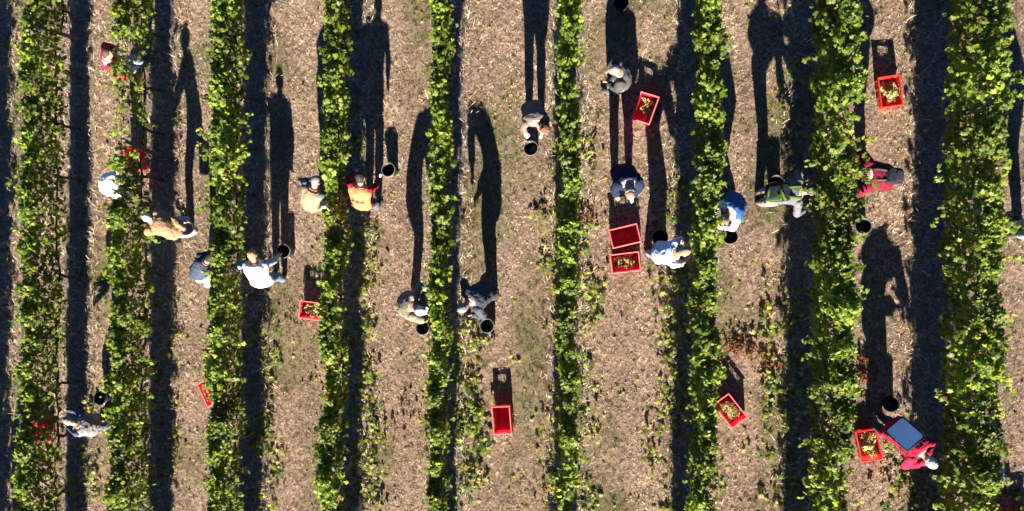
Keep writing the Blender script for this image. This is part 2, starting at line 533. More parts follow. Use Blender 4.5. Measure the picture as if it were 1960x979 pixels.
for i, (xt, xb, hw, top, low) in enumerate(ROWS):
    cx0 = row_x(i, 0)
    root = empty("vine_hedge", (cx0, 0, G(cx0)))
    tag(root, ROW_LABELS[i], "vine row", "parallel vine rows")
    inv = -Vector((cx0, 0, G(cx0)))
    f1, f2, f3, f4 = wob(6, .8, 2.5, 100 + i), wob(8, 3, 8, 200 + i), wob(10, 5, 13, 300 + i), wob(6, 1.2, 4, 400 + i)
    def dens(y, xs=None):
        d = np.ones_like(y)
        for (a, c, v) in THIN.get(i, []):
            ya, yc = P(xt, a, 1.2).y, P(xt, c, 1.2).y
            d = np.where((y < ya) & (y > yc) & (True if (i, a) != (2, 330) or xs is None else xs < .08), v, d)
        return d
    n = int((YZ - YA) * (640 + 2700 * hw))
    y = rng.uniform(YA, YZ, n)
    tp = top + .09 * f1(y) + .06 * f2(y) + .09 * f3(y)
    lo = low + .10 * f3(y)
    # position around the section: sides and top
    s = rng.random(n)
    h = rng.random(n)
    depth = np.where(rng.random(n) < .68, rng.uniform(.82, 1.10, n), rng.uniform(.1, .85, n))
    prof = lambda q: np.clip(np.sin(np.pi * np.clip(.14 + .80 * q, 0, 1)) ** .55, .3, 1)
    w = hw * prof(h) * (1 + .34 * f2(y, h * .9) + .42 * f3(y, h * 3.2) + .16 * f4(y))
    sd = np.where(s < .5, -1, 1)
    topm = s > .70
    xx = np.where(topm, rng.uniform(-1, 1, n) * hw * .8 * (1 + .25 * f2(y)), sd * w * depth)
    zz = np.where(topm, tp + .05 - .17 * rng.random(n) - .3 * np.abs(xx) * np.abs(xx) / hw, lo + (tp - lo) * h)
    nr = np.stack([np.where(topm, 0, sd * .9), np.full(n, -.62), np.where(topm, 1.0, .6)], 1) + rng.normal(0, .52, (n, 3))
    x = np.array(row_x(i, y)) + .055 * f4(y) + xx
    ok = rng.random(n) < dens(y, xx) * np.clip(.86 + .25 * f2(y) + .1 * f1(y), .4, 1)
    x, y, zz, nr = x[ok], y[ok], zz[ok], nr[ok]; n = len(x)
    pos = [np.stack([x, y, SLOPE * x + zz], 1)]
    nrs = [nr]
    # loose shoots that stick out of the hedge
    for _ in range(int((YZ - YA) * (9.0 if hw > .162 else 5.0))):
        y0 = rng.uniform(YA, YZ)
        if rng.random() > dens(np.array([y0]))[0] + .12: continue
        sg = rng.choice([-1, 1]); z0 = rng.uniform(low + .35, top)
        ln = rng.uniform(.12, .34) * (1.1 if hw > .165 else .6); k = int(6 + ln * 24)
        t = np.linspace(0, 1, k)
        vy = rng.normal(0, .7); up = rng.uniform(-.15, .9)
        sx = row_x(i, y0) + sg * (hw * .7 + ln * t * .9)
        sy = y0 + vy * ln * t
        sz = z0 + up * ln * t - .55 * ln * t * t
        pts = np.stack([sx, sy, SLOPE * sx + sz], 1) + rng.normal(0, .028, (k, 3))
        pos.append(pts)
        nrs.append(np.stack([np.full(k, sg * .3), np.full(k, -.4), np.full(k, .9)], 1) + rng.normal(0, .5, (k, 3)))
    # young shoots that stand up out of the crest and catch the sun
    for _ in range(int((YZ - YA) * 6)):
        y0 = rng.uniform(YA, YZ)
        if rng.random() > dens(np.array([y0]))[0] + .05: continue
        ln = rng.uniform(.14, .38); k = int(5 + ln * 26); t = np.linspace(0, 1, k)
        sx = row_x(i, y0) + rng.uniform(-1, 1) * hw + rng.normal(0, .25) * ln * t
        sy = y0 + rng.normal(0, .45) * ln * t
        pts = np.stack([sx, sy, SLOPE * sx + top - .06 + ln * t * .9 - .2 * t * t * ln], 1) + rng.normal(0, .025, (k, 3))
        pos.append(pts)
        nrs.append(np.stack([rng.normal(0, .3, k), np.full(k, -.7), np.full(k, .7)], 1) + rng.normal(0, .45, (k, 3)))
    if i == 2:   # shoots that hang over the bare stretch
        for (ax, ay, bx, by) in ((212, 168, 262, 178), (238, 182, 270, 226), (262, 150, 280, 240)):
            k = 24; t = np.linspace(0, 1, k)
            A, B = P(ax, ay, 1.35), P(bx, by, 1.25)
            pts = np.array(A)[None] * (1 - t[:, None]) + np.array(B)[None] * t[:, None] + rng.normal(0, .035, (k, 3))
            pos.append(pts); nrs.append(np.array([(0, -.4, .9)]) + rng.normal(0, .5, (k, 3)))
    if i == 8:   # tufts that overhang the alley at the upper end
        for (ax, ay, bx, by) in ((1560, 20, 1635, 90), (1590, 120, 1640, 185)):
            k = 50; t = rng.random(k)
            A, B = P(ax, ay, 1.6), P(bx, by, 1.55)
            pts = np.array(A)[None] * (1 - t[:, None]) + np.array(B)[None] * t[:, None] + rng.normal(0, .07, (k, 3))
            pos.append(pts); nrs.append(np.array([(0, -.4, .9)]) + rng.normal(0, .5, (k, 3)))
    pos = np.concatenate(pos); nrs = np.concatenate(nrs); n = len(pos)
    tone = .82 + .25 * f1(pos[:, 1] * 1.7)[:, None]
    cols = leaf_cols(n, .012 + .012 * (i in (2, 4, 5))) * np.clip(tone, .6, 1.2)
    size = rng.uniform(.045, .105, n)
    Vs, Fs, Ts = leaves(pos + np.array(inv)[None], nrs, size, cols)
    link("foliage", big_mesh("foliage", Vs, Fs, Ts), M_LEAF, root, smooth=False)
    # trunks with their arms
    yy = YA + .6 + rng.random() * .5
    while yy < YZ - .3:
        g = Geo(); bx = row_x(i, yy)
        b0 = Vector((bx, yy, G(bx))) + inv
        lean = Vector((rng.normal(0, .05), rng.normal(0, .07), 0))
        pts = [b0 + Vector((0, 0, -.05))]
        for q in range(1, 6):
            pts.append(b0 + lean * q / 5 + Vector((rng.normal(0, .014), rng.normal(0, .014), (low + .02) * q / 5)))
        g.tube(pts, [.045, .034, .03, .032, .03, .036], 7)
        for sg in (-1, 1):
            q0 = pts[-1]
            arm = [q0 + Vector((rng.normal(0, .015), sg * d, .03 * math.sin(d * 5) + rng.normal(0, .012))) for d in (0, .12, .27, .42, .52)]
            g.tube(arm, [.03, .025, .021, .017, .012], 6)
        link("trunk", g.mesh("trunk"), M_BARK, root)
        yy += rng.uniform(.95, 1.2)
    for py in POSTS[i]:
        g = Geo(); c0 = P(xt, py, 0); bx = row_x(i, c0.y)
        b0 = Vector((bx, c0.y, G(bx))) + inv
        tip = Vector((rng.normal(0, .06), rng.normal(0, .10), 1.0)).normalized() * (top - .02)
        g.tube([b0 - tip * .1, b0 + tip * .3, b0 + tip * .65, b0 + tip], [.042, .04, .039, .037], 10)
        link("post", g.mesh("post"), M_POST, root)
    for hz in (low, 1.15, 1.55):
        for ox in ((0,) if hz == low else (-.05, .05)):
            g = Geo()
            ys = np.linspace(YA, YZ, 14)
            g.tube([Vector((row_x(i, v) + ox, v, G(row_x(i, v)) + hz - .015 * (q % 2))) + inv for q, v in enumerate(ys)], [.0022] * 14, 5)
            link("wire", g.mesh("wire"), M_WIRE, root)

# low suckers, weeds and dropped leaves round the vine feet: photo boxes (x0, x1, y0, y1, leaves, height)
BANDS = [(670, 722, 430, 979, 900, .28), (868, 925, 600, 979, 950, .30), (1035, 1075, 300, 979, 420, .22), (1095, 1150, 200, 979, 620, .18),
         (1262, 1315, 500, 790, 700, .30), (1240, 1320, 790, 979, 260, .2), (1460, 1530, 560, 800, 520, .25), (1440, 1530, 800, 979, 230, .18), (478, 535, 540, 979, 560, .25),
         (130, 185, 760, 979, 300, .25), (1690, 1790, 800, 979, 420, .3), (1480, 1530, 60, 350, 160, .15), (690, 735, 770, 979, 220, .2),
         (1280, 1330, 300, 500, 180, .2), (640, 700, 200, 430, 180, .2), (290, 345, 560, 979, 200, .2), (1930, 1960, 930, 979, 60, .2), (600, 640, 560, 979, 130, .2), (815, 850, 600, 979, 120, .15)]
pp, cc, ss = [], [], []
for (a, c, y0, y1, n, hz) in BANDS:
    kk = max(5, n // 14)                      # small plants, each a clump of leaves
    for q in range(kk):
        c0 = P(rng.uniform(a, c), rng.uniform(y0, y1))
        hh = hz * rng.random() ** 1.3
        mm = int(rng.integers(3, 11))
        r = .05 + hh * .45
        p = np.stack([c0.x + rng.normal(0, r, mm), c0.y + rng.normal(0, r, mm), np.zeros(mm)], 1)
        p[:, 2] = gz(p[:, 0], p[:, 1]) + .015 + hh * rng.random(mm)
        pp.append(p)
        cc.append(leaf_cols(mm, .03) * rng.uniform(.6, 1.05) * (np.array([[1.25, 1.05, 1.9]]) if rng.random() < .55 else 1))
        ss.append(rng.uniform(.05, .115, mm))
n = 1500                                     # stray leaves in the alleys
x, y = rng.uniform(XL, XR, n), rng.uniform(-6, 6, n)
pp.append(np.stack([x, y, gz(x, y) + .02], 1)); cc.append(leaf_cols(n, .10) * np.array([[1.3, 1.1, 1.6]])); ss.append(rng.uniform(.03, .08, n))
pp, cc, ss = np.concatenate(pp), np.concatenate(cc), np.concatenate(ss)
Vs, Fs, Ts = leaves(pp, np.array([(0, -.25, 1)]) + rng.normal(0, .35, pp.shape), ss, cc)
tag(link("weeds", big_mesh("weeds", Vs, Fs, Ts), M_LEAF, smooth=False), "low suckers, weeds and dropped leaves round the vine feet", "weeds", kind="stuff")
pp, cc, ss = [], [], []
for (px, py, r, n) in ((1412, 664, 32, 120), (1440, 675, 25, 40), (1648, 722, 18, 90), (1652, 690, 14, 40), (560, 610, 30, 30), (1120, 420, 30, 60), (775, 800, 50, 50), (1470, 690, 14, 30), (1690, 905, 20, 14)):
    for q in range(n):
        c0 = P(px + rng.normal(0, r * .5), py + rng.normal(0, r * .4))
        pp.append((c0.x, c0.y, float(gz(np.array(c0.x), np.array(c0.y))) + rng.uniform(.01, .12)))
        cc.append(np.array((.16, .065, .034)) * rng.uniform(.4, 1.3)); ss.append(rng.uniform(.03, .07))
Vs, Fs, Ts = leaves(np.array(pp), np.array([(0, -.4, .8)]) + rng.normal(0, .6, (len(pp), 3)), np.array(ss), np.array(cc))
tag(link("dead_weeds", big_mesh("dead_weeds", Vs, Fs, Ts), M_LEAF, smooth=False), "patches of rusty brown withered weeds on the dry ground", "dead weeds", kind="stuff")

# ------------------------------------------------------------------ crates
CL, CW, CH = .54, .36, .27
def crate_meshes():
    t = .012                       # each wall leans in by t at the foot
    g = Geo()
    def corner(sx, sy, v):         # v: 0 foot, 1 top
        return Vector((sx * (CL / 2 - .016 - t * (1 - v)), sy * (CW / 2 - .016 - t * (1 - v)), .006 + (CH - .01) * v))
    def panel(a, c, us, vs, holes):
        for ui in range(len(us) - 1):
            for vi in range(len(vs) - 1):
                if (ui, vi) in holes: continue
                q = []
                for u, v in ((us[ui], vs[vi]), (us[ui + 1], vs[vi]), (us[ui + 1], vs[vi + 1]), (us[ui], vs[vi + 1])):
                    A, C = corner(*a, v), corner(*c, v)
                    q.append(A + (C - A) * u)
                g.add(q, [(0, 1, 2, 3)])
    us_s = [0, .26, .32, .345, .64, .665, .74, 1]; hs = {(1, 1), (3, 1), (5, 1)}
    us_l = [0, .2, .25, .29, .34, .40, .60, .66, .71, .75, .80, 1]; hl = {(1, 1), (3, 1), (5, 1), (7, 1), (9, 1)}
    vs = [0, .68, .84, 1]
    panel((1, -1), (1, 1), us_s, vs, hs); panel((-1, 1), (-1, -1), us_s, vs, hs)
    panel((-1, -1), (1, -1), us_l, vs, hl); panel((1, 1), (-1, 1), us_l, vs, hl)
    g.add([corner(-1, -1, 0), corner(1, -1, 0), corner(1, 1, 0), corner(-1, 1, 0)], [(3, 2, 1, 0)])
    me = g.mesh("crate_wall")
    r = Geo()                      # rim: a flat lip with a rolled edge
    o, i_ = 0.0, .022
    def ring(d, z): return [(-CL / 2 + d, -CW / 2 + d, z), (CL / 2 - d, -CW / 2 + d, z), (CL / 2 - d, CW / 2 - d, z), (-CL / 2 + d, CW / 2 - d, z)]
    R = [ring(0, CH - .02), ring(0, CH), ring(.004, CH + .004), ring(i_ - .004, CH + .004), ring(i_, CH - .004), ring(i_, CH - .02)]
    v = [p for q in R for p in q]
    f = []
    for a in range(6):
        for k in range(4):
            f.append((a * 4 + k, a * 4 + (k + 1) % 4, ((a + 1) % 6) * 4 + (k + 1) % 4, ((a + 1) % 6) * 4 + k))
    r.add(v, f)
    rib = Geo()                    # ribs on the outside
    for sx in (-1, 1):
        for u in (-.35, .35):
            rib.box((sx * (CL / 2 - .010), u * CW, CH * .36), (.006, .005, CH * .32))
    for sy in (-1, 1):
        for u in (-.42, -.14, .14, .42):
            rib.box((u * CL, sy * (CW / 2 - .010), CH * .36), (.005, .006, CH * .32))
    return me, r.mesh("crate_rim"), rib.mesh("crate_rib")
ME_WALL, ME_RIM, ME_RIB = crate_meshes()
def bind(me, mat):
    c = me.copy(); c.materials.append(mat); return c
CRATE_SETS = {k: (bind(ME_WALL, mm), bind(ME_RIM, M_CRIM if k == 'r' else mm), bind(ME_RIB, mm)) for k, mm in (("r", M_CRATE), ("o", M_CRATE_O))}
SLOPE_ROT = Matrix.Rotation(-math.atan(SLOPE), 4, 'Y')

def grape_mesh(seed):
    r = random.Random(seed)
    bm = bmesh.new()
    for k in range(34):
        t = k / 34
        rad = .034 * math.sqrt(1 - t) * (1.0 if t > .12 else .8)
        a = k * 2.4
        c = Vector((rad * math.cos(a) + r.gauss(0, .004), rad * math.sin(a) + r.gauss(0, .004), .075 - .15 * t + r.gauss(0, .005)))
        bmesh.ops.create_icosphere(bm, subdivisions=1, radius=r.uniform(.0095, .0125), matrix=Matrix.Translation(c))
    bmesh.ops.create_cone(bm, cap_ends=True, segments=5, radius1=.003, radius2=.002, depth=.05, matrix=Matrix.Translation((0, 0, .09)))
    me = bpy.data.meshes.new("grape_bunch")
    bm.to_mesh(me); bm.free()
    me.polygons.foreach_set("use_smooth", np.ones(len(me.polygons), dtype=bool))
    me.materials.append(M_GRAPE)
    return me
GRAPES = [grape_mesh(s) for s in range(5)]

def crate(px, py, dx, dy, label, kind="r", base=0.0, bunches=None, blabel="", bgroup="", tint=None):
    c = P(px, py, base + CH)
    g0 = Vector((c.x, c.y, G(c.x) + base + .008))
    d = dirw(dx, dy)
    R = SLOPE_ROT @ Matrix.Rotation(math.atan2(d.y, d.x), 4, 'Z')
    root = empty("crate", g0, R)
    tag(root, label, "crate", "red picking crates")
    w, rm, rb = CRATE_SETS[kind]
    for nm, me in (("crate_body", w), ("rim", rm), ("rib", rb)):
        o = bpy.data.objects.new(nm, me)
        COL.objects.link(o); o.parent = root
    if bunches:
        n, u0, u1, v0, v1, zz = bunches
        for q in range(n):
            o = bpy.data.objects.new("grape_bunch", GRAPES[q % 5])
            COL.objects.link(o)
            u, v = rnd.uniform(u0, u1), rnd.uniform(v0, v1)
            lim = 1 - max(abs(u), abs(v)) * .35
            z = .05 + zz * lim * (q / n) + rnd.uniform(0, .03)
            loc = Vector((u * (CL / 2 - .075), v * (CW / 2 - .075), z))
            mw = Matrix.Translation(g0) @ R @ Matrix.Translation(loc) @ Matrix.Rotation(rnd.uniform(0, 6.28), 4, 'Z') @ Matrix.Rotation(math.radians(rnd.uniform(70, 105)), 4, 'X') @ Matrix.Scale(rnd.uniform(.8, 1.05), 4)
            o.matrix_world = mw
            tag(o, blabel, "grapes", bgroup)
    return root

crate(1709, 175, -7, -60, "orange-red crate standing alone with a heap of grapes, above the red-jacketed backpack picker", "o", bunches=(24, -.75, .95, -1, 1, .20),
      blabel="pale grape bunch in the lone orange-red crate near the backpack picker", bgroup="grapes in the lone orange-red crate")
crate(1239, 207, 20, -55, "tilted red crate with only a few grape bunches on its floor, beside the grey-jacketed picker", bunches=(12, -.9, .9, -.9, .7, .08),
      blabel="grape bunch on the floor of the sparsely filled tilted red crate", bgroup="grapes in the tilted red crate")
crate(1200, 452, 55, -13, "empty dark red crate with pale rim just behind a filled crate, below the denim-jacketed picker")
crate(1201, 503, 57, -7, "red crate with brownish grapes, sunward of the empty dark red crate", bunches=(30, -1, 1, -1, 1, .10),
      blabel="brownish grape bunch in the crate beside the empty dark red one", bgroup="grapes in the crate beside the empty one")
crate(964, 805, -4.5, -54, "bright empty red crate standing alone on the bare alley")
crate(600, 595, 50, 5, "red crate full of grapes half under the vine row, below the tan-vested picker", bunches=(34, -1, 1, -1, 1, .19),
      blabel="pale grape bunch in the full crate beneath the tan-vested picker's vine row", bgroup="grapes in the crate half under the vine row")
crate(404, 751, 14, 27, "red crate mostly hidden under vine leaves, one corner poking into the alley", bunches=(20, -1, 1, -1, 1, .15),
      blabel="grape bunch in the crate that only shows one corner under leaves", bgroup="grapes in the half hidden crate")
crate(1402, 787, 37, 47, "red crate turned askew with a pale grape heap, near rusty dead weeds", bunches=(28, -.7, .8, -.9, .9, .20),
      blabel="pale grape bunch heaped in the askew crate near rusty weeds", bgroup="grapes in the askew crate")
crate(1668, 853, 12, 57, "brimming orange-red crate beside the picker with the pale blue back panel", "o", bunches=(36, -1, 1, -1, 1, .22),
      blabel="pale grape bunch in the brimming crate beside the blue panel picker", bgroup="grapes in the brimming crate")
crate(256, 304, 6, 40, "red crate under the dark post in the vine row gap behind the white-backed picker", base=0.0)
crate(68, 829, 50, 18, "red crate almost buried under the westernmost leafy vine row")
crate(1948, 1012, 50, 4, "red crate just beyond the photo's lower edge whose shadow fills its corner")

# ------------------------------------------------------------------ buckets
def bucket_meshes():
    H, R0, R1 = .28, .105, .138
    n = 32
    def ring(r, z): return [Vector((r * math.cos(2 * math.pi * k / n), r * math.sin(2 * math.pi * k / n), z)) for k in range(n)]
    g = Geo()
    g.loft([ring(R0, 0), ring(R0 + .001, .004), ring(R1 - .006, H - .012), ring(R1 - .006, H), ring(R1 - .010, H), ring(R0 - .004, .008), ring(.02, .008)])
    r = Geo()
    prof = [(R1 - .007, H - .022), (R1 + .004, H - .020), (R1 + .006, H - .004), (R1 + .001, H + .004), (R1 - .007, H + .003)]
    rr = [ring(a, z) for a, z in prof]
    v = [p for q in rr for p in q]
    f = []
    for a in range(len(rr)):
        for k in range(n):
            c = (a + 1) % len(rr)
            f.append((a * n + k, a * n + (k + 1) % n, c * n + (k + 1) % n, c * n + k))
    r.add(v, f)
    h = Geo()                      # wire handle lying against the rim
    pts = []
    for k in range(17):
        a = math.pi * k / 16
        pts.append(Vector((math.cos(a) * (R1 + .010), math.sin(a) * (R1 + .016), H - .015 - .02 * math.sin(a))))
    h.tube(pts, [.0028] * 17, 6)
    ms = []
    for q, mm, nm in ((g, M_BUCKET, "bucket_body"), (r, M_RIM, "rim"), (h, M_WIRE, "handle")):
        me = q.mesh(nm); me.materials.append(mm)
        me.polygons.foreach_set("use_smooth", np.ones(len(me.polygons), dtype=bool))
        ms.append((nm, me))
    return ms
B_BLACK = bucket_meshes()
BG = B_BLACK[0][1].copy(); BG.materials.clear(); BG.materials.append(M_GREY)
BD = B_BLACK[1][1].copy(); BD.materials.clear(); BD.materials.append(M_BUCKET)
def bucket(px, py, label, base=0.0, rz=0.0, bunches=0, grey=False, dark=False, scale=1.0, tilt=0.0):
    c = P(px, py, base + .28 * scale)
    z = G(c.x) + base + (.012 if base == 0 else 0)
    R = (SLOPE_ROT if base == 0 else Matrix.Rotation(tilt, 4, 'X')) @ Matrix.Rotation(rz, 4, 'Z') @ Matrix.Scale(scale, 4)
    root = empty("bucket", Vector((c.x, c.y, z)), R)
    tag(root, label, "bucket", "black picking buckets")
    for nm, me in B_BLACK:
        if grey and nm == "bucket_body": me = BG
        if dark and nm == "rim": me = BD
        o = bpy.data.objects.new(nm, me); COL.objects.link(o); o.parent = root
    for q in range(bunches):
        o = bpy.data.objects.new("grape_bunch", GRAPES[q % 5]); COL.objects.link(o)
        a = rnd.uniform(0, 6.28); r = rnd.uniform(.01, .05)
        o.matrix_world = Matrix.Translation((c.x + r * math.cos(a), c.y + r * math.sin(a), z + .06 + .035 * q)) @ Matrix.Rotation(a, 4, 'Z') @ Matrix.Rotation(1.5, 4, 'X') @ Matrix.Scale(.9, 4)
        tag(o, "grape bunch inside the " + label.split(",")[0][:60].replace("black ", ""), "grapes", "grapes in the " + label[:40])
    return root

bucket(357, 441, "black bucket with grey side held up by the tan-jacketed picker", base=.50, grey=True, dark=True, tilt=-.15)
bucket(547, 481, "black bucket at the outstretched hand of the white-shirted picker")
bucket(747, 325, "black bucket beside the orange-shirted picker", rz=2.5)
bucket(624, 319, "dark bucket in front of the tan-vested picker", dark=True)
bucket(813, 628, "black bucket tucked under leaves beside the cap-wearing picker", rz=1.5)
bucket(936, 624, "black bucket below the navy-jacketed grey-haired picker", bunches=2)
bucket(1020, 284, "black bucket below the long-haired brown-shirted picker", bunches=3)
bucket(1268, 455, "black bucket in the shadow of the stripe-shirted picker", dark=True)
bucket(1402, 453, "black bucket below the blue-shirted picker", rz=.6)
bucket(1490, 350, "black bucket in the shadow of the green backpack picker", dark=True, rz=-1.2)
bucket(1657, 433, "black bucket below the red-jacketed picker with the black backpack", bunches=1, rz=2)
bucket(195, 763, "black bucket in the shadow of the grey-sweatered picker between vine rows", dark=True, rz=-1.4)
bucket(1710, 773, "black bucket in the shadow of the picker with the blue panel", dark=True, rz=-.8)
bucket(1193, 4, "shaded black bucket cut off by the photo's upper edge", dark=True)

# ------------------------------------------------------------------ people
def lerp(a, c, t): return a + (c - a) * t
def ik(a, c, l1, l2, hint):
    """joint between a and c for bones l1, l2, bent towards hint; c may be pulled in"""
    d = c - a
    L = min(d.length, (l1 + l2) * .985)
    L = max(L, abs(l1 - l2) + .03)
    d.normalize()
    c = a + d * L
    q = (l1 * l1 - l2 * l2 + L * L) / (2 * L)
    h = math.sqrt(max(0, l1 * l1 - q * q))
    u = hint - d * hint.dot(d)
    if u.length < 1e-3: u = d.orthogonal()
    u.normalize()
    return a + d * q + u * h, c

HAIR = {"brown": (.045, .022, .012), "dark": (.012, .009, .008), "grey": (.15, .145, .14), "white": (.34, .33, .32), "blond": (.26, .17, .08), "auburn": (.09, .035, .018), "mouse": (.17, .12, .08)}
SKIN = skin_mat((.33, .175, .115))

def person(label, feet, pelvis, neck, head, hands, shirt, trousers, hair="brown", sleeves=1.0, facing=None, jacket=None, jhem=.0, jsleeves=True,
           glove=None, cap=None, bald=False, long_hair=False, sk="cloth", tk="cloth", shoe=M_SHOE, size=1.0, sleeve_col=None, text=None, pack=None, torso_w=1.0):
    A = [P(*q) for q in feet]
    neck = (neck[0], neck[1], neck[2] + .08); head = (head[0], head[1], head[2] + .12)
    pel, nk, hd = P(*pelvis), P(*neck), P(*head)
    hn = [P(*q) for q in hands]
    UP = Vector((0, 0, 1))
    # spine length
    s = nk - pel
    T = .53 * size
    pel = nk - s.normalized() * T
    s = s.normalized()
    if facing is None:
        f = Vector((s.x, s.y, 0))
    else:
        f = dirw(*facing)
    f.normalize()
    r = f.cross(UP)
    r = (r - s * r.dot(s)).normalized()
    b = -(s.cross(r)); b.normalize()
    # legs
    TH, SH = .43 * size, .43 * size
    hips = [pel + r * sg * .09 for sg in (-1, 1)]
    an = [q + Vector((0, 0, .075)) for q in A]
    if (an[0] - hips[0]).length + (an[1] - hips[1]).length > (an[1] - hips[0]).length + (an[0] - hips[1]).length:
        an = an[::-1]
    far = max((an[k] - hips[k]).length for k in (0, 1))
    if far > (TH + SH) * 1.02:
        print("LEGS", label, round(far, 2), "pelvis z", round(pel.z - G(pel.x), 2))
    legs = []
    for k in (0, 1):
        want = an[k].copy()
        kn, fo = ik(hips[k], want, TH, SH, f + r * (-.15 + .3 * k))
        if (fo - want).length > .01:      # shift the foot below the hip rather than leave it hanging
            h = hips[k]; dz = h.z - (G(h.x) + .075)
            reach = math.sqrt(max(.0, ((TH + SH) * .98) ** 2 - dz * dz)) if dz < (TH + SH) * .98 else 0.0
            dd = Vector((want.x - h.x, want.y - h.y, 0)); dd = dd.normalized() * min(reach, dd.length) if dd.length > 0 else dd
            x_, y_ = h.x + dd.x, h.y + dd.y
            want = Vector((x_, y_, G(x_) + .075))
            l = (want - h).length
            k_s = max(1.0, l / ((TH + SH) * .985))
            kn, fo = ik(h, want, TH * k_s, SH * k_s, f + r * (-.15 + .3 * k))
        legs.append((hips[k], kn, fo))
    # arms
    sh = [nk - s * .055 * size + r * sg * .175 * size for sg in (-1, 1)]
    if (hn[0] - sh[0]).length + (hn[1] - sh[1]).length > (hn[1] - sh[0]).length + (hn[0] - sh[1]).length:
        hn = hn[::-1]
    arms = []
    for k in (0, 1):
        sg = -1 if k == 0 else 1
        el, wr = ik(sh[k], hn[k], .29 * size, .26 * size, -UP * .6 + r * sg * .7 + b * .3)
        arms.append((sh[k], el, wr))
    # head
    ht = (hd - nk)
    ht = (ht.normalized() + s * .5).normalized()
    face = (-b - ht * (-b).dot(ht)).normalized()
    side = ht.cross(face)
    hc = nk + ht * .155 * size + face * .03
    base = Vector(((A[0].x + A[1].x) / 2, (A[0].y + A[1].y) / 2, 0)); base.z = G(base.x)

    root = empty("person", base)
    tag(root, label, "person", "grape pickers")
    loc = lambda v: v - base
    def torso(g, infl, t0, t1, wide=1.0):
        prof = [(-.8, .20, .18), (-.16, .15, .125), (-.12, .15, .12)] if t0 < -.3 else [(-.16, .11, .09)]
        prof += [ (-.06, .155, .115), (.06, .165, .115), (.25, .150, .102), (.45, .150, .105), (.65, .165, .112), (.82, .178, .110), (.92, .165, .095), (1.0, .095, .075), (1.06, .060, .06)]
        rings = []
        ts = [t0] + [q[0] for q in prof if t0 + .02 < q[0] < t1 - .02] + [t1]
        for t in ts:
            for a, c in zip(prof[:-1], prof[1:]):
                if a[0] - 1e-6 <= t <= c[0] + 1e-6:
                    q = (t - a[0]) / (c[0] - a[0]); w = lerp(a[1], c[1], q); d = lerp(a[2], c[2], q)
            w = (w * wide + infl) * torso_w; d = d + infl
            dr = s if t > -.1 else s.lerp(UP, min(1, -t * 2.5)).normalized()
            c0 = loc(pel) + dr * T * t + b * (.045 * math.sin(math.pi * max(0, min(1, t))) + .012)
            rings.append([c0 + r * w * math.cos(2 * math.pi * k / 18) + b * d * math.sin(2 * math.pi * k / 18) for k in range(18)])
        g.loft(rings)
    def limb(g, a, c, r0, r1, infl, t0=0.0, t1=1.0, bulge=0.0):
        ps, rs = [], []
        for q in range(6):
            t = lerp(t0, t1, q / 5)
            ps.append(loc(lerp(a, c, t))); rs.append(lerp(r0, r1, t) + bulge * math.sin(math.pi * min(1, t * 1.6)) * (t < .63) + infl)
        g.tube(ps, rs, 12)
    def arm(g, k, infl, t1):
        S_, E, W = arms[k]
        g.ball(loc(S_), [Vector((1, 0, 0)) * (.062 + infl), Vector((0, 1, 0)) * (.062 + infl), Vector((0, 0, 1)) * (.062 + infl)])
        limb(g, S_, E, .054, .043, infl, 0, min(1, t1 * 2))
        if t1 > .5:
            q = .044 + infl
            g.ball(loc(E), [Vector((1, 0, 0)) * q, Vector((0, 1, 0)) * q, Vector((0, 0, 1)) * q], 10, 6)
            limb(g, E, W, .044, .03, infl, 0, min(1, t1 * 2 - 1))
    def leg(g, k, infl, t1=1.0):
        H, K, F_ = legs[k]
        g.ball(loc(H), [Vector((1, 0, 0)) * (.09 + infl), Vector((0, 1, 0)) * (.09 + infl), Vector((0, 0, 1)) * (.09 + infl)])
        limb(g, H, K, .088, .056, infl)
        q = .057 + infl
        g.ball(loc(K), [Vector((1, 0, 0)) * q, Vector((0, 1, 0)) * q, Vector((0, 0, 1)) * q], 10, 6)
        limb(g, K, F_, .054, .038, infl, 0, t1, .010)
    toe = [(f + r * (-.18 if k == 0 else .18)).normalized() for k in (0, 1)]
    def foot(g, k, infl):
        F_ = loc(legs[k][2]); d = toe[k]; w = d.cross(UP)
        rings = []
        for t, hw_, hh, cz in ((-.075, .025, .03, -.035), (-.05, .036, .045, -.03), (.02, .040, .045, -.03), (.09, .044, .034, -.041), (.15, .040, .026, -.049), (.185, .022, .018, -.055)):
            c0 = F_ + d * t + UP * cz
            rings.append([c0 + w * (hw_ + infl) * math.cos(2 * math.pi * q / 12) + UP * (hh + infl * .6) * math.sin(2 * math.pi * q / 12) for q in range(12)])
        g.loft(rings)
    def hand(g, k, infl):
        S_, E, W = arms[k]
        d = (W - E).normalized()
        pn = (-UP * .4 - b * .6); pn = pn - d * pn.dot(d)          # palm side
        if pn.length < .05: pn = d.orthogonal()
        pn.normalize()
        w = d.cross(pn)
        sg = 1 if (w.dot(r) > 0) == (k == 0) else -1
        W0 = loc(W)
        rings = []
        for t, hw_, hh in ((-.01, .026, .02), (.02, .032, .017), (.06, .040, .015), (.088, .039, .013)):
            c0 = W0 + d * t
            rings.append([c0 + w * (hw_ + infl) * math.cos(2 * math.pi * q / 10) + pn * (hh + infl) * math.sin(2 * math.pi * q / 10) for q in range(10)])
        g.loft(rings)
        for q, (off, ln) in enumerate(((.030, .075), (.010, .085), (-.011, .079), (-.031, .060))):
            p0 = W0 + d * .078 + w * off * sg
            p1 = p0 + (d + pn * .25 + w * off * 3 * sg).normalized() * ln * .45
            p2 = p1 + (d * .75 + pn * .75).normalized() * ln * .32
            p3 = p2 + (d * .35 + pn).normalized() * ln * .25
            g.tube([p0, p1, p2, p3], [.0092 + infl, .0088 + infl, .0082 + infl, .007 + infl], 8)
        p0 = W0 + d * .022 + w * .026 * sg
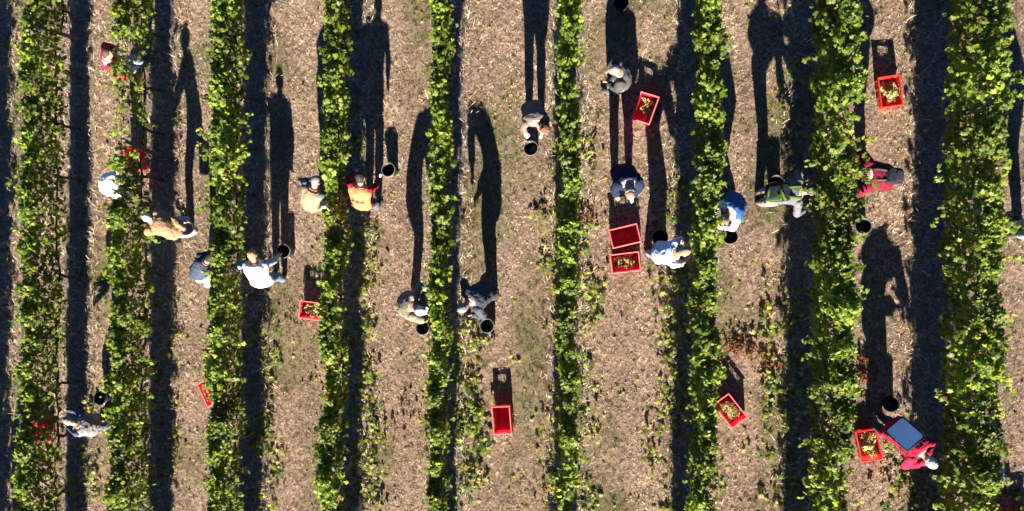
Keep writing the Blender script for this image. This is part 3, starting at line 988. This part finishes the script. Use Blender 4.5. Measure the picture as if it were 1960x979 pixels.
        p1 = p0 + (d * .6 + w * .75 * sg + pn * .25).normalized() * .042
        p2 = p1 + (d * .9 + w * .2 * sg + pn * .4).normalized() * .034
        g.tube([p0, p1, p2], [.0125 + infl, .0105 + infl, .0085 + infl], 8)
    def finish(g, name, mat, parent, voxel, disp=0.0, dscale=.1, smooth=2):
        o = link(name, g.mesh(name), mat, parent)
        rm = o.modifiers.new("skin", 'REMESH'); rm.mode = 'VOXEL'; rm.voxel_size = voxel; rm.use_smooth_shade = True
        if smooth:
            sm = o.modifiers.new("soft", 'SMOOTH'); sm.factor = .5; sm.iterations = smooth
        if disp:
            tx = TEXS.get(dscale)
            if tx is None:
                tx = bpy.data.textures.new("folds", 'CLOUDS'); tx.noise_scale = dscale; tx.noise_depth = 3; TEXS[dscale] = tx
            dm = o.modifiers.new("folds", 'DISPLACE'); dm.texture = tx; dm.strength = disp; dm.mid_level = .45; dm.texture_coords = 'GLOBAL'
        return o
    # body: one surface
    g = Geo()
    torso(g, 0, -.16, 1.04)
    g.tube([loc(nk) - s * .05, loc(lerp(nk, hc, .5)), loc(hc)], [.062, .054, .05], 12)
    for k in (0, 1):
        arm(g, k, 0, 1.0); leg(g, k, 0); foot(g, k, 0); hand(g, k, 0)
    H = loc(hc); z = size
    g.ball(H + ht * .015, [side * .075 * z, face * .094 * z, ht * .105 * z], 18, 12)
    g.ball(H - ht * .055 + face * .030, [side * .053, face * .055, ht * .055])                       # jaw
    g.ball(H - ht * .012 + face * .098, [side * .013, face * .020, ht * .026], 8, 6)                 # nose
    g.ball(H - ht * .052 + face * .084, [side * .024, face * .010, ht * .010], 8, 6)                 # mouth
    g.ball(H + ht * .026 + face * .080, [side * .050, face * .014, ht * .012], 8, 6)                 # brow
    for sg in (-1, 1):
        g.ball(H - ht * .004 + side * sg * .078, [side * .010, face * .020, ht * .032], 8, 6)        # ears
    body = finish(g, "body", SKIN, root, .0085, smooth=2)
    for sg in (-1, 1):
        e = Geo(); e.ball(H + ht * .008 + face * .086 + side * sg * .031, [side * .011, face * .008, ht * .007], 8, 6)
        link("eye", e.mesh("eye"), M_EYE, body)
    # hair
    hm = plain("hair", HAIR[hair], .7, .45, 60, .004)
    g = Geo()
    if not bald:
        g.ball(H + ht * .030 - face * .022, [side * .084 * z, face * .090 * z, ht * .104 * z], 18, 12)
        g.ball(H - ht * .03 - face * .045, [side * .066, face * .055, ht * .06])
        if long_hair:
            down = (-UP * .7 + ht * -.2 - b * .1).normalized()
            for q in range(9):
                o_ = side * rnd.uniform(-.07, .07) - face * rnd.uniform(0, .08)
                g.tube([H + o_, H + o_ * 1.3 + ht * .06 + down * .08, H + o_ * 1.4 + ht * .07 + down * rnd.uniform(.18, .26)], [.035, .03, .012], 8)
    else:
        g.ball(H - ht * .022 - face * .035, [side * .082, face * .070, ht * .060], 16, 10)
    finish(g, "hair", hm, root, .007, .014, .025, 1)
    if cap:
        g = Geo()
        g.ball(H + ht * .055 - face * .01, [side * .092, face * .104, ht * .085], 18, 10)
        g.loft([[H + ht * .06 + face * (.06 + d) + side * w_ * math.cos(2 * math.pi * q / 10) + ht * .008 * math.sin(2 * math.pi * q / 10) for q in range(10)] for d, w_ in ((0, .085), (.05, .08), (.10, .05))])
        finish(g, "cap", fabric(cap), root, .007, .006, .05, 1)
    # clothes
    g = Geo()
    torso(g, .016, -.20 if False else -.14, 1.01)
    for k in (0, 1): 
        if not sleeve_col: arm(g, k, .014, sleeves)
    so = finish(g, "shirt", fabric(shirt, sk), root, .010, .032, .08, 2)
    if sleeve_col:
        for k in (0, 1):
            g = Geo(); arm(g, k, .012, sleeves)
            finish(g, "sleeve", fabric(sleeve_col), so, .010, .020, .06, 2)
    g = Geo()
    torso(g, .013, -.16, .10)
    for k in (0, 1): leg(g, k, .028, .97)
    finish(g, "trousers", fabric(trousers, tk), root, .011, .030, .08, 3)
    if jacket:
        g = Geo()
        torso(g, .036, jhem, 1.0, 1.02)
        if jsleeves:
            for k in (0, 1): arm(g, k, .034, .93)
        jo = finish(g, "jacket", fabric(jacket), root, .010, .034, .085, 2)
    for k in (0, 1):
        g = Geo(); foot(g, k, .009)
        finish(g, "shoe", shoe, root, .009, smooth=1)
    if glove:
        gl = glove if isinstance(glove, list) else [glove, glove]
        for k in (0, 1):
            if gl[k]:
                g = Geo(); hand(g, k, .004)
                finish(g, "glove", fabric(gl[k]), root, .006, smooth=1)
    if text:
        cu = bpy.data.curves.new("lettering", 'FONT'); cu.body = text; cu.size = .066; cu.align_x = 'CENTER'; cu.align_y = 'CENTER'; cu.offset = .0028
        to = bpy.data.objects.new("lettering", cu); COL.objects.link(to)
        dg = bpy.context.evaluated_depsgraph_get()
        tm = bpy.data.meshes.new_from_object(to.evaluated_get(dg))
        bpy.data.objects.remove(to)
        R = Matrix((r, s, b)).transposed()
        c0 = loc(pel) + s * T * .50 + b * .26
        for v in tm.vertices: v.co = R @ v.co + c0
        bm = bmesh.new(); bm.from_mesh(tm)
        bmesh.ops.triangulate(bm, faces=bm.faces)
        for _ in range(2): bmesh.ops.subdivide_edges(bm, edges=[e for e in bm.edges if e.calc_length() > .008], cuts=1)
        bm.to_mesh(tm); bm.free()
        tm.materials.clear()
        lo_ = link("lettering", tm, plain("print", (.02, .012, .012), .8), so, smooth=False)
        sw = lo_.modifiers.new("on_cloth", 'SHRINKWRAP'); sw.target = so; sw.wrap_method = 'NEAREST_SURFACEPOINT'; sw.wrap_mode = 'ABOVE_SURFACE'; sw.offset = .02
    fr = dict(pel=pel, s=s, r=r, b=b, T=T, nk=nk, f=f)
    return fr

TEXS = {}
def soft_box(g, c, R, hx, hy, hz, e=.35):
    """rounded box as a lofted superellipse"""
    rings = []
    for t, k in ((-1, .80), (-.92, .93), (-.7, 1), (.7, 1), (.92, .93), (1, .80)):
        ring = []
        for q in range(20):
            a = 2 * math.pi * q / 20
            x = math.copysign(abs(math.cos(a)) ** e, math.cos(a)) * hx * k
            y = math.copysign(abs(math.sin(a)) ** e, math.sin(a)) * hy * k
            ring.append(c + R @ Vector((x, y, t * hz)))
        rings.append(ring)
    g.loft(rings)

def backpack(fr, label, body_col, trim_col=None, t0=.05, t1=.85, depth=.09, wide=.155, panel=None, group=None, off=.16):
    s, r, b, T = fr["s"], fr["r"], fr["b"], fr["T"]
    c = fr["pel"] + s * T * (t0 + t1) / 2 + b * (off + depth)
    root = empty("backpack", c)
    tag(root, label, "backpack", group)
    R = Matrix((r, b, s)).transposed()
    Z0 = Vector((0, 0, 0))
    hz = T * (t1 - t0) / 2
    g = Geo(); soft_box(g, Z0, R, wide, depth, hz)
    o = link("bag", g.mesh("bag"), fabric(body_col), root)
    tx = bpy.data.textures.new("folds", 'CLOUDS'); tx.noise_scale = .07
    o.modifiers.new("fine", 'SUBSURF').levels = 2; o.modifiers["fine"].render_levels = 3
    dm = o.modifiers.new("folds", 'DISPLACE'); dm.texture = tx; dm.strength = .018
    if panel:
        g = Geo(); soft_box(g, R @ Vector((0, depth + .012, 0)), R, wide * 1.06, .012, hz * 1.05, .2)
        link("back_panel", g.mesh("back_panel"), plain("panel", panel, .55, .06, 8), root)
        for sx in (-1, 1):
            g = Geo(); g.tube([R @ Vector((sx * wide * 1.1, depth + .010, -hz * 1.1)), R @ Vector((sx * wide * 1.1, depth + .010, hz * 1.1))], [.014, .014], 8)
            link("frame_rail", g.mesh("frame_rail"), fabric((.02, .03, .07)), root)
        for sz in (-1, 1):
            g = Geo(); g.tube([R @ Vector((-wide * 1.1, depth + .008, sz * hz * 1.1)), R @ Vector((wide * 1.1, depth + .008, sz * hz * 1.1))], [.016, .016], 8)
            link("frame_rail", g.mesh("frame_rail"), fabric((.02, .03, .07)), root)
    else:
        g = Geo(); soft_box(g, R @ Vector((0, depth * .95, -hz * .25)), R, wide * .72, .03, hz * .5)
        link("pocket", g.mesh("pocket"), fabric(tuple(v * 1.5 for v in body_col)), root)
        if trim_col:
            for sz, tl in ((.62, .35), (-.45, -.2)):
                g = Geo(); g.tube([R @ Vector((-wide * .95, depth * .8, hz * sz)), R @ Vector((0, depth + .035, hz * (sz + tl * .3))), R @ Vector((wide * .95, depth * .8, hz * (sz + tl)))], [.02, .022, .02], 8)
                link("trim", g.mesh("trim"), fabric(trim_col), root)
            g = Geo(); soft_box(g, R @ Vector((wide * .55, depth * .75, -hz * .1)), R, wide * .4, .04, hz * .75)
            link("side_panel", g.mesh("side_panel"), fabric(trim_col), root)
    # straps over the shoulders
    for sx in (-1, 1):
        g = Geo()
        up = hz + T * (1 - t1)
        g.tube([R @ Vector((sx * .075, -depth * .3, hz * .9)), R @ Vector((sx * .085, -depth - .01, up - .06)), R @ Vector((sx * .095, -depth - .12, up + .01)), R @ Vector((sx * .10, -depth - off - .05, up - .06)), R @ Vector((sx * .12, -depth - off - .09, up - .2))],
               [.022, .024, .026, .024, .02], 8)
        link("strap", g.mesh("strap"), fabric(trim_col or (.07, .07, .08)), root)

WHITE, OFFW = (.80, .80, .80), (.72, .68, .60)
DENIM, LDENIM, NAVY = (.10, .15, .25), (.30, .38, .50), (.035, .045, .085)

person("picker in red over pale blue, half hidden by vine leaves below the photo's upper edge", [(262, 138), (276, 128)], (232, 124, .92), (204, 114, 1.32), (209, 94, 1.40), [(228, 96, 1.05), (254, 134, .95)],
       (.55, .64, .80), LDENIM, "brown", 1.0, jacket=(.52, .03, .06), jhem=.52, tk="denim", glove=WHITE, facing=(6, -2))
person("bent picker showing only a white back beside the vine row gap", [(256, 346), (268, 330)], (200, 354, .98), (230, 350, 1.20), (250, 352, 1.16), [(262, 340, .95), (266, 362, .95)],
       (.82, .83, .86), (.10, .11, .14), "brown", .5, torso_w=1.12, jacket=(.82, .83, .86), jhem=-.75, jsleeves=False)  # long sleeveless smock, added so that its skirt shades the crate behind
person("grey-headed picker in a tan jacket holding up a bucket", [(362, 420), (352, 436)], (328, 438, .92), (288, 424, 1.34), (286, 413, 1.5), [(350, 436, .86), (276, 440, 1.0)],
       (.40, .27, .16), LDENIM, "white", 1.0, jacket=(.36, .23, .125), jhem=-.35, tk="denim", facing=(-6, -1), torso_w=1.1)
person("crouching picker in a navy shirt and pale trousers, head under the vine row", [(402, 548), (418, 536)], (376, 528, .78), (394, 502, 1.05), (406, 489, 1.10), [(424, 496, .9), (424, 524, .8)],
       (.05, .065, .12), (.40, .37, .34), "dark", .55)
person("fair-haired picker in a loose white shirt reaching out to a bucket", [(516, 528), (538, 512)], (503, 540, .95), (487, 503, 1.30), (481, 486, 1.38), [(540, 487, .62), (462, 488, 1.15)],
       (.74, .72, .66), DENIM, "blond", .92, jacket=(.76, .74, .68), jhem=-.16, jsleeves=False, sleeve_col=(.30, .40, .55), tk="denim", glove=[None, None], torso_w=1.15)
person("picker in a tan vest over a crimson shirt, grey hair, beside the vine row", [(616, 384), (632, 372)], (593, 394, .92), (601, 360, 1.28), (604, 345, 1.34), [(622, 338, .80), (588, 344, .9)],
       (.45, .03, .08), (.62, .60, .57), "grey", 1.0, jacket=(.27, .215, .14), jhem=-.14, jsleeves=False, sleeve_col=(.10, .13, .17), torso_w=1.08)
fr = person("dark-haired picker in an orange printed shirt with shade-tinted sleeves and white glove", [(702, 376), (726, 376)], (693, 392, .95), (690, 356, 1.32), (688, 341, 1.36), [(725, 340, .80), (678, 330, .95)],
       (.80, .17, .075), (.10, .11, .15), "dark", 1.0, sleeve_col=(.30, .015, .03), glove=[(.30, .36, .62), (.78, .80, .82)], text="FEX BRAUN", torso_w=1.18)  # sleeves: shade on the orange shirt, put in as a dark red colour
person("picker in a khaki jacket and white cap reaching into the narrow vine row", [(806, 562), (808, 596)], (775, 583, .97), (792, 588, 1.36), (803, 597, 1.42), [(828, 553, 1.0), (830, 604, .95)],
       (.46, .44, .33), (.20, .19, .16), "grey", 1.0, facing=(1, .1), jacket=(.22, .215, .15), jhem=-.65, cap=(.66, .68, .72), glove=WHITE, torso_w=1.12)
person("grey-haired picker bent over in a long navy jacket with pink gloves", [(926, 552), (944, 545)], (932, 556, .97), (900, 578, 1.34), (881, 595, 1.38), [(893, 560, 1.0), (906, 602, .95)],
       (.20, .22, .30), (.05, .055, .08), "grey", 1.0, jacket=(.06, .065, .085), jhem=-.6, glove=[(.66, .30, .42), (.40, .03, .12)], torso_w=1.1)
person("long-haired picker in a brown shirt stooping over a bucket", [(1011, 222), (1036, 221)], (1019, 208, .95), (1026, 236, 1.24), (1048, 243, 1.14), [(1006, 257, .72), (1037, 256, .70)],
       (.19, .145, .125), (.09, .09, .12), "auburn", .95, facing=(.15, 1), long_hair=True, glove=WHITE, torso_w=1.2)
person("grey-haired picker in a charcoal jacket and jeans standing in another picker's shadow", [(1168, 176), (1184, 176)], (1190, 153, .92), (1184, 140, 1.36), (1177, 133, 1.5), [(1166, 160, .95), (1166, 134, .95)],
       (.14, .13, .14), DENIM, "grey", 1.0, facing=(-1, .15), jacket=(.075, .07, .072), jhem=-.12, tk="denim")
person("balding picker in a dark denim jacket bent forward above the crates", [(1176, 345), (1203, 345)], (1194, 334, .95), (1203, 354, 1.26), (1205, 369, 1.24), [(1180, 379, .70), (1212, 376, .8)],
       (.20, .24, .32), DENIM, "grey", 1.0, facing=(.1, 1), jacket=(.012, .02, .05), jhem=-.1, bald=True, glove=[WHITE, None], tk="denim", torso_w=1.15)
person("fair-haired picker in a blue and white striped shirt with pink gloves", [(1240, 484), (1258, 470)], (1264, 484, .93), (1295, 486, 1.26), (1308, 480, 1.30), [(1321, 494, .85), (1318, 474, .85)],
       (.80, .82, .85), LDENIM, "mouse", .55, sk="stripe", tk="denim", glove=(.75, .12, .35), torso_w=1.12)
person("brown-haired picker in a bright blue top with white sleeves", [(1384, 384), (1400, 378)], (1405, 392, .90), (1395, 409, 1.20), (1388, 420, 1.2), [(1368, 424, .95), (1374, 434, .9)],
       (.72, .74, .78), (.06, .07, .10), "mouse", 1.0, facing=(-1, .8), jacket=(.045, .13, .36), jhem=-.12, jsleeves=False, torso_w=1.1)
fr = person("short-haired picker in pale trousers carrying a black and green backpack", [(1438, 352), (1442, 392)], (1476, 372, .90), (1534, 368, 1.18), (1556, 362, 1.14), [(1541, 402, .8), (1546, 346, .85)],
       (.15, .155, .17), (.30, .28, .25), "dark", .9, glove=[None, WHITE], torso_w=1.1)
backpack(fr, "black and lime green backpack on the picker in pale trousers", (.015, .018, .03), (.06, .125, .012), .12, .85)
fr = person("picker in a crimson jacket with a black backpack, head under the vine leaves", [(1640, 342), (1644, 326)], (1696, 340, .96), (1659, 335, 1.26), (1640, 331, 1.26), [(1622, 346, 1.05), (1624, 314, 1.05)],
       (.75, .72, .70), (.05, .05, .07), "dark", 1.0, jacket=(.17, .007, .022), jhem=-.06, torso_w=1.12)
backpack(fr, "black backpack on the picker in the crimson jacket", (.018, .02, .03), None, -.05, .62, depth=.07, wide=.13)
fr = person("grey-haired picker in a red jacket bending beside a brimming crate", [(1716, 800), (1718, 792)], (1719, 826, .95), (1766, 868, 1.18), (1781, 885, 1.14), [(1772, 874, 1.08), (1764, 888, 1.0)],
       (.55, .03, .08), NAVY, "white", 1.0, tk="denim", jacket=(.40, .015, .05), jhem=-.5, glove=[(.6, .03, .1), (.6, .03, .1)], torso_w=1.12)
backpack(fr, "pale blue flat back panel worn over the red jacket", (.03, .04, .07), (.05, .07, .12), .02, .80, depth=.05, wide=.165, panel=(.80, .88, .95), off=.13)
person("picker at the photo's eastern edge of whom only a jeans leg shows", [(1958, 438), (1972, 426)], (2020, 436, .92), (2008, 434, 1.38), (2000, 432, 1.5), [(1985, 450, .9), (1985, 415, .9)],
       (.10, .12, .2), LDENIM, "brown", 1.0, facing=(-1, 0), tk="denim", jacket=(.08, .10, .18))
person("picker mostly hidden beneath the widest vine row, near the lower corner", [(1864, 908), (1876, 896)], (1902, 912, .86), (1889, 908, 1.24), (1876, 902, 1.28), [(1846, 900, .9), (1852, 920, .9)],
       (.06, .16, .42), (.02, .02, .03), "dark", .6, facing=(-1, -.2))
person("picker in a grey sweater and jeans between the two westernmost vine rows", [(206, 798), (214, 812)], (174, 815, .90), (148, 812, 1.26), (131, 804, 1.28), [(118, 781, .95), (122, 810, .9)],
       (.42, .41, .42), DENIM, "grey", 1.0, facing=(-1, -.1), tk="denim", jacket=(.25, .245, .26), jhem=-.1, jsleeves=False, sleeve_col=(.06, .08, .16), torso_w=1.1)
person("picker standing beyond the photo's lower edge, shadow in the western corner", [(18, 1112), (36, 1114)], (-28, 1156, .92), (-40, 1165, 1.42), (-44, 1160, 1.6), [(-50, 1150, .95), (-10, 1150, .95)],
       (.2, .2, .25), NAVY, "dark", 1.0, facing=(0, -1))

# a thin stick beside the picker in the cap: in the photograph mostly its line of shadow
b0, t0 = P(785, 565), P(790, 580, 1.05)
g = Geo(); g.tube([Vector((0, 0, -.03)), (t0 - b0) * .5, t0 - b0], [.011, .010, .009], 8)
o = link("stick", g.mesh("stick"), M_POST); o.location = b0
tag(o, "thin stick standing behind the cap-wearing picker, drawing a fine line of shadow", "stick")
